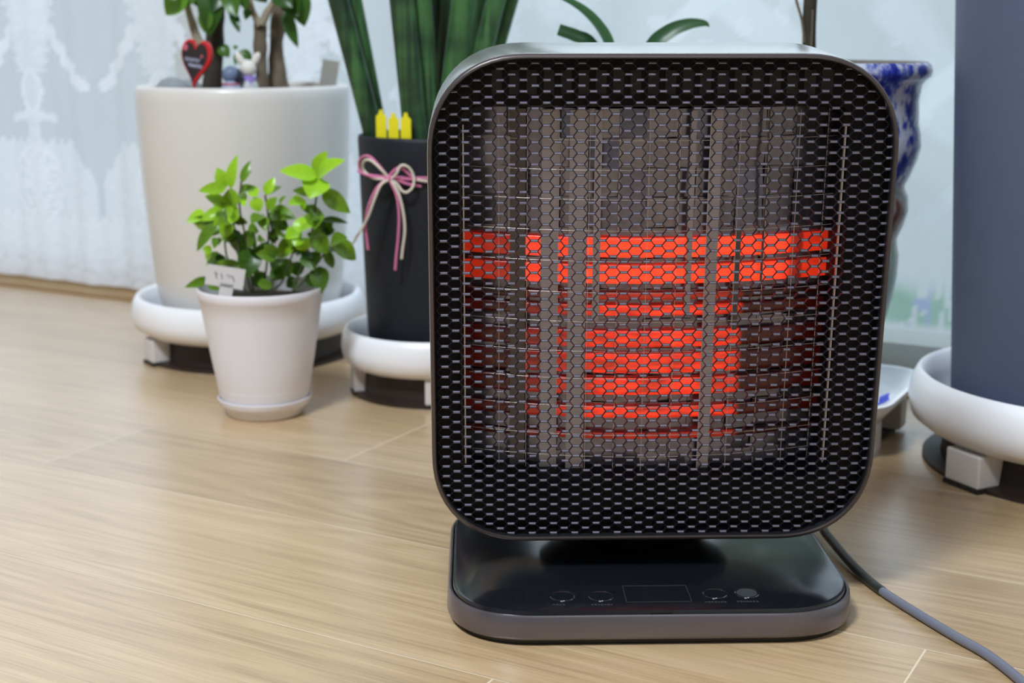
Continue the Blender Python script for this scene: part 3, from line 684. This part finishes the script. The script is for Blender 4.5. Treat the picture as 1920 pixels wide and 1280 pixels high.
for i, (x0, y0, x1, y1, wd, tn) in enumerate(LV):
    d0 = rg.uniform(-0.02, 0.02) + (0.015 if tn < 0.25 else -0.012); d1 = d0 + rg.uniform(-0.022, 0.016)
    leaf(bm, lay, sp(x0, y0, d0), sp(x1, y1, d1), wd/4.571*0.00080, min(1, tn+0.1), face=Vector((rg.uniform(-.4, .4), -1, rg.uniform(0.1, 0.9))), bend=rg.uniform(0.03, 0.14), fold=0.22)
    a0 = math.atan2(y1-y0, x1-x0)+rg.choice((-1, 1))*rg.uniform(0.5, 1.3); ln = math.hypot(x1-x0, y1-y0)*rg.uniform(0.5, 0.85)
    if 480 < y0 < 1000 and ln > 40: leaf(bm, lay, sp(x0, y0, d0), sp(x0+ln*math.cos(a0), y0+ln*math.sin(a0), d0+rg.uniform(-.03, .03)), wd/4.571*0.00062, max(0.05, tn-0.05), face=Vector((rg.uniform(-.5, .5), -1, rg.uniform(0.1, 0.9))), bend=0.08, fold=0.22)
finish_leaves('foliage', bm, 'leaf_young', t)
bm = bmesh.new()
for pts in ([(600,1230),(520,900),(440,600),(425,330)], [(620,1230),(560,800),(500,500),(515,270)], [(700,1230),(740,900),(745,600),(718,390)], [(780,1230),(775,900),(770,650),(690,560)], [(950,1230),(1050,950),(1120,700),(1175,240)], [(960,1230),(1180,960),(1240,820),(1200,600)], [(560,1230),(400,950),(370,700),(380,500)], [(800,1200),(880,1100),(1010,720)]):
    tube(bm, spline([sp(a, b) for a, b in pts], 5), 0.0011, 6)
obj('stems', bm, 'stem', t)
# its tag
bm = bmesh.new(); c = sp(375, 1100, -0.052)
TM = Matrix.Translation(c) @ Matrix.Rotation(R(9), 4, 'Y') @ Matrix.Rotation(R(-12), 4, 'X')
box(bm, (0, 0, 0.001), (0.040, 0.0008, 0.0215), 0, TM); box(bm, (0.003, 0, -0.014), (0.014, 0.0008, 0.016), 0, TM)
for seg_ in ([(-.0115, .005), (-.010, .002), (-.0085, -.002)], [(-.0085, .004), (-.0095, .001)], [(-.0045, .004), (-.0035, .0005), (-.0025, -.0018)], [(.0015, .0025), (.0035, .0035), (.0045, .001), (.0065, .003), (.008, .002), (.0095, -.001), (.0105, -.003)], [(.008, .002), (.0085, -.0005)]):
    tube(bm, [TM @ Vector((a, -0.0005, b)) for a, b in seg_], 0.0005, 5, 1)
o = obj('plant_tag', bm, ['tag', 'ink'], None, smooth=False); o.location = (SX, SY, 0)
tag(o, 'white plastic plant tag with handwriting stuck in the small white pot', 'plant tag')

# ---- cream pot with money tree trunks
CX, CY = -0.341, 1.80
t = empty('potted_tree', (CX, CY, 0)); tag(t, 'large cream ceramic pot with two woody trunked leafy trees, behind the small plant', 'potted plant')
bm = bmesh.new()
lathe(bm, [(0, 0.038), (0.088, 0.038), (0.103, 0.043), (0.112, 0.056), (0.1185, 0.085), (0.125, 0.15), (0.130, 0.22), (0.1335, 0.30), (0.134, 0.330), (0.1335, 0.340), (0.1315, 0.3445), (0.128, 0.3455), (0.1245, 0.343), (0.123, 0.335), (0.121, 0.31), (0.11, 0.07), (0, 0.06)], 96)
obj('pot', bm, 'cream', t, angle=60)
bm = bmesh.new(); rg = random.Random(5)
lathe(bm, [(0.1235, 0.331), (0.09, 0.334), (0.05, 0.335), (0, 0.336)], 40)
for v in bm.verts: v.co.z += rg.uniform(-0.0015, 0.0015)
obj('soil', bm, 'soil', t)
def cp_(u, v, dy=0.0): return at(u, v, CY+dy) - Vector((CX, CY, 0))
SOILV = 168
def trunk(name, pts, rad, mat, dy, flare=1.0):
    p = spline([cp_(a, b, dy) for a, b in pts], 6); n = len(p); r_ = []
    for i in range(n):
        k = i/(n-1)*(len(rad)-1); a = int(min(k, len(rad)-2)); r_.append((rad[a]+(rad[a+1]-rad[a])*(k-a))*0.00068)
    bm = bmesh.new(); tube(bm, p, r_, 14)
    for v in bm.verts: v.co += Vector((noise.noise(v.co*60), noise.noise(v.co*60+Vector((9, 0, 0))), 0))*0.002
    return obj(name, bm, mat, t)
trunk('trunk', [(396, 174), (400, 140), (403, 90), (404, 40), (410, -10), (425, -120)], [21, 18, 17, 15, 15, 14], 'bark_dark', 0.0)
trunk('branch', [(386, 86), (372, 76), (360, 40), (350, 5), (330, -60)], [8, 8, 7, 6, 5], 'bark_light', -0.02)
trunk('trunk', [(492, 170), (490, 120), (488, 80), (489, 45), (490, 35)], [13, 11, 12, 12, 9], 'bark', -0.02)
trunk('branch', [(488, 48), (478, 30), (470, 8), (462, -40)], [7, 6, 6, 5], 'bark_light', -0.03)
trunk('branch', [(490, 46), (500, 25), (512, 3), (530, -40)], [8, 7, 6, 5], 'bark_light', -0.03)
trunk('trunk', [(523, 172), (519, 130), (518, 80), (523, 30), (527, -20), (535, -120)], [23, 16, 13, 15, 15, 14], 'bark', 0.01)
bm = bmesh.new(); lay = bm.verts.layers.float.new('tone')
TL = [(352,-18,311,28,50,.95),(375,-20,352,12,26,.6),(362,-15,372,14,22,.5),(402,-30,393,68,46,.3),(392,20,384,62,30,.75),(430,-20,444,32,36,.6),(440,-25,436,36,30,.8),(434,22,449,62,17,.2),(455,-20,462,20,22,.5),(468,15,460,38,16,.4),(548,-25,571,50,44,.4),(540,-10,560,30,40,.3),(535,18,559,90,24,.35),(412,85,430,108,22,.6),(470,98,440,106,14,.7),(444,100,441,124,10,.6),(452,96,474,112,16,.5),(438,92,446,86,8,.7),(520,-15,548,15,40,.25),(415,-30,400,20,40,.15),(480,-30,500,5,36,.2),(300,-40,330,0,40,.5)]
rg = random.Random(8)
for x0, y0, x1, y1, wd, tn in TL:
    dd = rg.uniform(-0.05, -0.02)
    leaf(bm, lay, cp_(x0, y0, dd), cp_(x1, y1, dd+rg.uniform(-.02, .01)), wd*0.00072, tn, face=Vector((rg.uniform(-.3, .3), -1, .3)), bend=0.08, fold=0.18)
finish_leaves('foliage', bm, 'leaf_tree', t)
# heart pick
def heart_pts(s, n=40):
    out = []
    for i in range(n):
        a = 2*PI*i/n; x = 16*math.sin(a)**3; z = 13*math.cos(a)-5*math.cos(2*a)-2*math.cos(3*a)-math.cos(4*a); out.append((x*s, z*s*1.62))
    return out
def prism(bm, pts, y0, y1, mat, Mx):
    a = [bm.verts.new(Mx @ Vector((x, y0, z))) for x, z in pts]; b = [bm.verts.new(Mx @ Vector((x, y1, z))) for x, z in pts]
    n = len(pts)
    for i in range(n): f = bm.faces.new((a[i], a[(i+1) % n], b[(i+1) % n], b[i])); f.material_index = mat
    f = bm.faces.new(a[::-1]); f.material_index = mat; f = bm.faces.new(b); f.material_index = mat
hc = at(368, 112, CY-0.09); h = empty('heart_pick', hc); tag(h, 'red heart shaped pick with a black face and chalk lettering, in the cream pot', 'plant pick')
HMx = Matrix.Rotation(R(8), 4, 'Y') @ Matrix.Rotation(R(-14), 4, 'Z')
bm = bmesh.new(); prism(bm, heart_pts(0.00120), -0.0025, 0.0045, 0, HMx); obj('heart', bm, 'red', h, angle=30)
bm = bmesh.new(); prism(bm, [(x-0.0012, z-0.0002) for x, z in heart_pts(0.00104)], -0.0034, -0.002, 0, HMx)
for cx_, cz_, rr in ((-0.0135, 0.013, 0.0028), (0.0085, 0.0050, 0.0014)):
    prism(bm, [(cx_+rr*math.cos(a), cz_+1.4*rr*math.sin(a)) for a in [2*PI*k/12 for k in range(12)]], -0.0040, -0.003, 1, HMx)
face_ = obj('face', bm, ['heart_black', 'pink_spot'], h, angle=30)
bm = bmesh.new(); rg = random.Random(2)
for row, (x0, x1, z0) in enumerate(((-0.0125, 0.0065, -0.0005), (-0.0075, 0.0105, -0.0065))):
    pts = []
    for k in range(23):
        x = x0+(x1-x0)*k/22; z = z0 + 0.0024*math.sin(k*2.1+row) + rg.uniform(-.0004, .0004) - 0.0012*row*(k/22)
        pts.append(HMx @ Vector((x, -0.0040, z)))
    tube(bm, pts, 0.00062, 5)
obj('lettering', bm, 'chalk', face_)
bm = bmesh.new(); tube(bm, [HMx @ Vector((0, 0.001, -0.028)), Vector((-0.002, 0.002, 0.322-hc.z))], 0.0016, 8); obj('stick', bm, 'red', h)
# figurines
def figurine(u, v_top, v_head, hr_, Y, body_m, head_m, scarf_m, label, ears=False, ball=False):
    p = at(u, 168, Y); t = empty('garden_figurine', (p.x, Y, 0.334)); tag(t, label, 'figurine')
    hz = at(u, v_head, Y).z-0.334
    bm = bmesh.new(); lathe(bm, [(0, -0.003), (hr_*1.35, -0.003), (hr_*1.4, 0.002), (hr_*1.1, hz*0.45), (hr_*0.7, hz*0.72), (0, hz*0.8)], 24); obj('body', bm, body_m, t)
    bm = bmesh.new(); sphere(bm, (0, 0, hz), (hr_, hr_, hr_*1.0))
    if ball: sphere(bm, (hr_*0.5, 0.002, hz-hr_*0.2), (hr_*0.85, hr_*0.9, hr_*0.95), mat=1)
    hd = obj('head', bm, [head_m, 'fig_navy'], t)
    bm = bmesh.new(); lathe(bm, [(hr_*0.6, -0.001), (hr_*0.98, 0), (hr_*0.98, 0.004), (hr_*0.6, 0.005)], 24, (0, 0, hz-hr_*1.35)); box(bm, (hr_*0.35, -hr_*0.9, hz-hr_*1.8), (0.0035, 0.002, 0.009)); obj('scarf', bm, scarf_m, t)
    if ears:
        for s in (-1, 1):
            bm = bmesh.new(); sphere(bm, (0, 0, 0), (0.0045, 0.003, 0.009)); 
            for v in bm.verts: v.co = Matrix.Rotation(R(s*28), 4, 'Y') @ v.co + Vector((s*hr_*0.95, 0, hz+hr_*1.15))
            obj('ear', bm, head_m, hd)
figurine(434, 128, 140, 0.0105, 1.70, 'fig_skirt', 'fig_blue', 'scarf_red', 'tiny blue figurine with a round head and red scarf, in the cream pot', ball=True)
figurine(467, 100, 129, 0.0100, 1.715, 'fig_grey', 'fig_white', 'scarf_purple', 'tiny white rabbit eared figurine with a purple scarf, in the cream pot', ears=True)
# stones
for (u, v, rw, rh, Y, lab) in ((322, 158, 0.021, 0.013, 1.75, 'rounded grey stone, the largest on the left of the cream pot'), (353, 157, 0.017, 0.011, 1.79, 'pale grey stone lying behind the heart pick in the cream pot'), (299, 161, 0.010, 0.007, 1.76, 'small pale stone at the far left inside the cream pot rim')):
    bm = bmesh.new(); p = at(u, v, Y); bmesh.ops.create_icosphere(bm, subdivisions=3, radius=1)
    for v_ in bm.verts:
        n_ = 1+0.18*noise.noise(v_.co*1.7+Vector((u, 0, 0))); v_.co = Vector((v_.co.x*rw*n_, v_.co.y*0.012*n_, v_.co.z*rh*n_))
    o = obj('stone', bm, 'stone'); o.location = (p.x, Y, 0.335+rh*0.55); tag(o, lab, 'stone', 'stones in the cream pot')
bm = bmesh.new(); c = at(622, 140, 1.80); box(bm, (0, 0, 0), (0.021, 0.0015, 0.045), 0, Matrix.Rotation(R(10), 4, 'Y')); o = obj('wooden_label', bm, 'tag_grey', smooth=False); o.location = (c.x-0.004, 1.80, 0.334+0.019)
tag(o, 'plain grey label stake at the right side of the cream pot', 'plant tag')

# ---- black pot with snake plant
KX, KY = -0.0908, 1.60
t = empty('potted_snake_plant', (KX, KY, 0)); tag(t, 'matte black cylindrical pot with tall dark green spear leaves, left of the heater', 'potted plant')
bm = bmesh.new()
lathe(bm, [(0, 0.038), (0.072, 0.038), (0.0755, 0.043), (0.078, 0.08), (0.0835, 0.275), (0.0842, 0.293), (0.0835, 0.2965), (0.0815, 0.2975), (0.0795, 0.296), (0.0785, 0.288), (0.0775, 0.27), (0.07, 0.06), (0, 0.06)], 96)
obj('pot', bm, 'charcoal', t, angle=60)
bm = bmesh.new(); lathe(bm, [(0.0785, 0.285), (0, 0.287)], 40); obj('soil', bm, 'soil', t)
def kp(u, v, dy=0.0): return at(u, v, KY+dy)-Vector((KX, KY, 0))
SP = [(640, 707, 33, -0.004), (668, 717, 26, 0.020), (757, 782, 40, -0.050), (790, 806, 36, -0.035), (838, 822, 25, 0.02), (866, 836, 38, -0.03), (896, 846, 24, 0.03), (925, 862, 30, -0.02), (953, 880, 22, 0.0), (812, 815, 30, 0.03)]
for (ut, ub, wd, dy) in SP:
    r0 = wd/2*0.00070; b = kp(ub, 262, dy); a = kp(ut, 0, dy); d = (a-b)
    b = b - d*0.02; b.z = max(b.z-0.01, 0.275); pts = [b+d*(k*0.25) for k in range(0, 15)]
    n = len(pts); rr = [r0*(1.0 if k < n-5 else max(0.06, (n-1-k)/5)) for k in range(n)]
    for k in range(n): pts[k] = pts[k] + Vector((math.copysign(1, d.x)*0.0007*(k/4)**2, 0, 0))
    bm = bmesh.new(); tube(bm, pts, rr, 16, up=Vector((0, 1, 0)), flat=0.8); obj('spear_leaf', bm, 'snake', t, angle=80)
# yellow picket fence
f0 = at(738, 250, 1.533); t = empty('picket_fence', (f0.x, 1.533, 0.284)); tag(t, 'miniature yellow picket fence stuck in the black pot', 'decoration')
for (u, tv) in ((712, 207), (737, 212), (761, 211)):
    bm = bmesh.new(); a = at(u, tv, 1.533); wz = a.z-0.284; hw = 0.0056
    prism(bm, [(-hw, -0.004), (hw, -0.004), (hw, wz-0.007), (hw*0.45, wz-0.004), (hw*0.3, wz), (-hw*0.3, wz), (-hw*0.45, wz-0.004), (-hw, wz-0.007)], -0.0012, 0.0012, 0, Matrix.Translation((a.x-f0.x, KY-math.sqrt(0.0745**2-(a.x-KX)**2)-1.533, 0)))
    obj('picket', bm, 'yellow', t, smooth=False)
bm = bmesh.new(); z = 0.0085; fw = lambda dx: (dx, KY-math.sqrt(0.0758**2-(f0.x+dx-KX)**2)-1.533, z)
tube(bm, [fw(-0.018), fw(-0.009), fw(0.0), fw(0.009), fw(0.018)], 0.0008, 6); sphere(bm, fw(0.019), (0.0016,)*3, 8); obj('wire', bm, 'gold_wire', t)
# ribbon bow
YB = KY-0.088
rb = empty('ribbon_bow', at(727, 332, YB)); tag(rb, 'pink and ivory cord tied in a bow around the black pot', 'ribbon')
O = rb.location
def rp(u, v, dy=0.0): return at(u, v, YB+dy)-O
def cords(name, lists, mat, rad, dv):
    bm = bmesh.new()
    for l in lists: tube(bm, spline([rp(a+dv[0], b+dv[1], dy) for a, b, dy in l], 8), rad, 8)
    return obj(name, bm, mat, rb)
LOOP = [(728, 332, 0), (712, 312, -.004), (694, 294, -.002), (680, 294, .008), (673, 305, .016), (677, 322, .018), (695, 330, .004), (727, 335, 0)]
cords('pink_cord', [LOOP, [(727, 333, 0), (741, 318, -.003), (752, 315, -.003), (762, 322, -.001), (775, 334, 0)], [(727, 335, -.001), (745, 338, 0), (765, 345, .001), (790, 349, .004)], [(745, 335, 0), (770, 336, .001), (800, 340, .004)], [(726, 334, -.002), (705, 355, -.004), (690, 390, -.001), (685, 420, .003), (688, 450, .005), (690, 468, .005)], [(729, 335, -.002), (743, 365, -.004), (748, 400, -.004), (747, 440, -.003), (743, 480, -.001), (741, 506, 0)]], 'pink', 0.00145, (0, 0))
cords('ivory_cord', [[(728, 333, -.003), (713, 316, -.006), (694, 299, -.004), (682, 299, .006), (678, 310, .013), (684, 322, .014), (700, 332, .003), (727, 334, -.002)], [(731, 334, -.003), (742, 322, -.006), (748, 310, -.006), (757, 308, -.006), (768, 316, -.004), (774, 332, -.003), (772, 348, -.004), (762, 358, -.004), (752, 356, -.004), (744, 345, -.003), (735, 336, -.002)], [(726, 335, -.005), (712, 345, -.007), (700, 372, -.006), (690, 400, -.003), (680, 420, -.001), (668, 440, -.001), (659, 455, 0)], [(731, 336, -.004), (745, 360, -.006), (754, 395, -.006), (757, 430, -.005), (753, 465, -.003), (751, 483, -.002)], [(780, 335, -.001), (800, 338, .001)]], 'ivory', 0.00145, (2, 2))
bm = bmesh.new(); zc = rp(727, 334).z; rr = 0.0845
ring = [Vector((KX+rr*math.cos(a), KY+rr*math.sin(a), zc+O.z))-O for a in [2*PI*k/64 for k in range(0, 65)]]
ring = [p for p in ring]
tube(bm, ring[:52], 0.0012, 8, cap=True); obj('tie', bm, 'pink', rb)
bm = bmesh.new(); sphere(bm, rp(728, 334, -.003), (0.004, 0.003, 0.004), 12); obj('knot', bm, 'pink', rb)

# ---- blue and white ceramic pot on its plate
VX, VY = 0.310, 1.415
t = empty('ceramic_vase_pot', (VX, VY, 0)); tag(t, 'tall blue and white glazed ceramic planter partly hidden behind the heater', 'potted plant')
bm = bmesh.new()
prof = [(0, .048), (.058, .048), (.064, .058), (.070, .10), (.082, .145), (.086, .17), (.0865, .19), (.084, .203), (.0835, .208), (.0895, .222), (.0935, .236), (.0925, .25), (.0885, .258), (.0885, .262), (.093, .270), (.0995, .287), (.1025, .300), (.101, .313), (.0985, .322), (.0985, .330), (.0975, .344), (.1000, .360), (.1045, .370), (.1085, .373), (.1095, .378), (.1075, .384), (.1045, .3865), (.1015, .3850), (.0985, .378), (.092, .36), (.09, .32), (.07, .1), (0, .08)]
prof = [(r_*0.955, z-0.005*(z > 0.36)) for r_, z in prof]; ki = 26
lathe(bm, prof[:ki+1], 96); lathe(bm, prof[ki:], 96, mat=1); bmesh.ops.remove_doubles(bm, verts=bm.verts[:], dist=1e-6)
obj('pot', bm, ['vase', pmat('unglazed_clay', (0.17, 0.15, 0.125), 0.7, noise_amt=0.3, noise_scale=60)], t, angle=60)
bm = bmesh.new(); lathe(bm, [(0.083, 0.350), (0, 0.353)], 40); obj('soil', bm, 'soil', t)
def vp(u, v, dy=0.0): return at(u, v, VY+dy)-Vector((VX, VY, 0))
bm = bmesh.new(); tube(bm, spline([vp(1519, 128), vp(1517, 80), vp(1518, 30), vp(1521, -20), vp(1530, -140)], 5), 0.0068, 12)
obj('trunk', bm, 'bark_dark', t)
bm = bmesh.new(); tube(bm, spline([vp(1508, 80, -.004), vp(1504, 40, -.004), vp(1493, 0, -.004), vp(1480, -60)], 5), 0.0014, 8); tube(bm, spline([vp(1521, 90, -.0075), vp(1523, 50, -.0072), vp(1524, 18, -.007)], 5), 0.0010, 8); obj('shoot', bm, 'bark', t)
tp = empty('ceramic_plate', W(-0.422, 1.385, 0), WALL_ROT); tag(tp, 'square white ceramic plate with blue strokes under the blue and white planter', 'plate')
bm = bmesh.new(); PS = 0.2
def prr(w_, r_, z): return [Vector((x, y, z)) for x, y in rrect(w_, w_, r_, 8, 2.2)]
loft(bm, [prr(PS*0.72, .03, .033), prr(PS*0.86, .035, .036), prr(PS*0.985, .042, .053), prr(PS, .043, .0575), prr(PS*0.965, .04, .0585), prr(PS*0.93, .038, .0565), prr(PS*0.80, .03, .042), prr(PS*0.6, .03, .040)], cap0=True, cap1=True)
pl = obj('dish', bm, 'white_plastic', tp, angle=50)
bm = bmesh.new(); rg = random.Random(6)
for k in range(4):
    q = at_local(Matrix.Translation(W(-0.422, 1.385, 0)) @ Matrix.Rotation(WALL_ROT, 4, 'Z'), 1660, 730, 0)
    x0 = PS*0.41+rg.uniform(-.004, .004); y0 = -0.03+k*0.009; tube(bm, [(x0-0.008, y0, 0.0465), (x0, y0+0.006, 0.0505)], 0.0013, 6)
obj('blue_stroke', bm, pmat('cobalt', (0.03, 0.05, 0.5), 0.3), tp)
for sx in (-1, 1):
    for sy in (-1, 1):
        bm = bmesh.new(); box(bm, (sx*0.074, sy*0.05, 0.019), (0.022, 0.026, 0.030), 0, None, 0.002)
        obj('foot', bm, 'foot_plastic', tp, smooth=False)
bm = bmesh.new(); box(bm, (0, 0, 0.002), (0.15, 0.15, 0.004), 0, None, 0.001); obj('black_square', bm, 'rubber', tp, smooth=False)  # flat black square on the floor under the plate

# ---- slate pot, right edge
t = empty('slate_pot', (0.5565, 1.297, 0)); tag(t, 'tall matte slate blue cylindrical plant pot cut off by the right edge', 'plant pot')
bm = bmesh.new(); lathe(bm, [(0, 0.040), (0.121, 0.040), (0.127, 0.046), (0.1295, 0.06), (0.1540, 0.52), (0.152, 0.527), (0.147, 0.527), (0.144, 0.52), (0.142, 0.47), (0.12, 0.06), (0, 0.06)], 96); obj('pot', bm, 'slate', t, angle=60)
bm = bmesh.new(); lathe(bm, [(0.1415, 0.47), (0, 0.475)], 40); obj('soil', bm, 'soil', t)

# ---- strap leaved plant behind the heater
OX, OY = 0.125, 1.42
t = empty('strap_leaf_plant', (OX, OY, 0)); tag(t, 'plant with arching green strap leaves rising just behind the heater', 'potted plant')
bm = bmesh.new(); lathe(bm, [(0, 0.0), (0.05, 0.0), (0.065, 0.21), (0.068, 0.215), (0.068, 0.235), (0.063, 0.235), (0.06, 0.2), (0.045, 0.03), (0, 0.03)], 48); obj('pot', bm, 'terracotta', t)
bm = bmesh.new(); lathe(bm, [(0.062, 0.225), (0, 0.228)], 32); obj('soil', bm, 'soil', t)
def op(u, v, dy=0.0): return at(u, v, OY+dy)-Vector((OX, OY, 0))
def strap(pts, ws, tone, nup):
    bm = bmesh.new(); lay = bm.verts.layers.float.new('tone'); p = spline([op(*q) for q in pts], 7); n = len(p); rows = []
    for i in range(n):
        tt = (p[min(i+1, n-1)]-p[max(0, i-1)]).normalized(); s = tt.cross(Vector(nup)).normalized(); nn = s.cross(tt)
        k = i/(n-1)*(len(ws)-1); a = int(min(k, len(ws)-2)); w_ = (ws[a]+(ws[a+1]-ws[a])*(k-a))*0.00054
        row = []
        for q in (-1, -.5, 0, .5, 1):
            v = bm.verts.new(p[i]+s*q*w_/2+nn*abs(q)*w_*0.12); v[lay] = tone+0.12*q; row.append(v)
        rows.append(row)
    for a, b in zip(rows, rows[1:]):
        for j in range(4): bm.faces.new((a[j], a[j+1], b[j+1], b[j]))
    obj('strap_leaf', bm, 'leaf_orchid', t, angle=80)
strap([(1190, 280, 0), (1168, 180, -.01), (1145, 95, -.02), (1132, 62, -.02), (1105, 28, -.02), (1070, 3, -.02), (1030, -12, -.02)], [16, 20, 22, 22, 18, 12, 3], .6, (0.5, -1, 0.2))
strap([(1185, 280, 0), (1150, 160, 0), (1110, 84, 0), (1080, 68, 0), (1047, 56, 0)], [14, 20, 22, 24, 22], .15, (0.1, -1, 0.3))
strap([(1195, 280, 0), (1205, 170, -.01), (1222, 92, -.01), (1255, 60, -.01), (1290, 46, -.01), (1320, 44, -.01), (1330, 50, -.01)], [14, 22, 30, 28, 22, 12, 2], .5, (0, -1, 0.4))
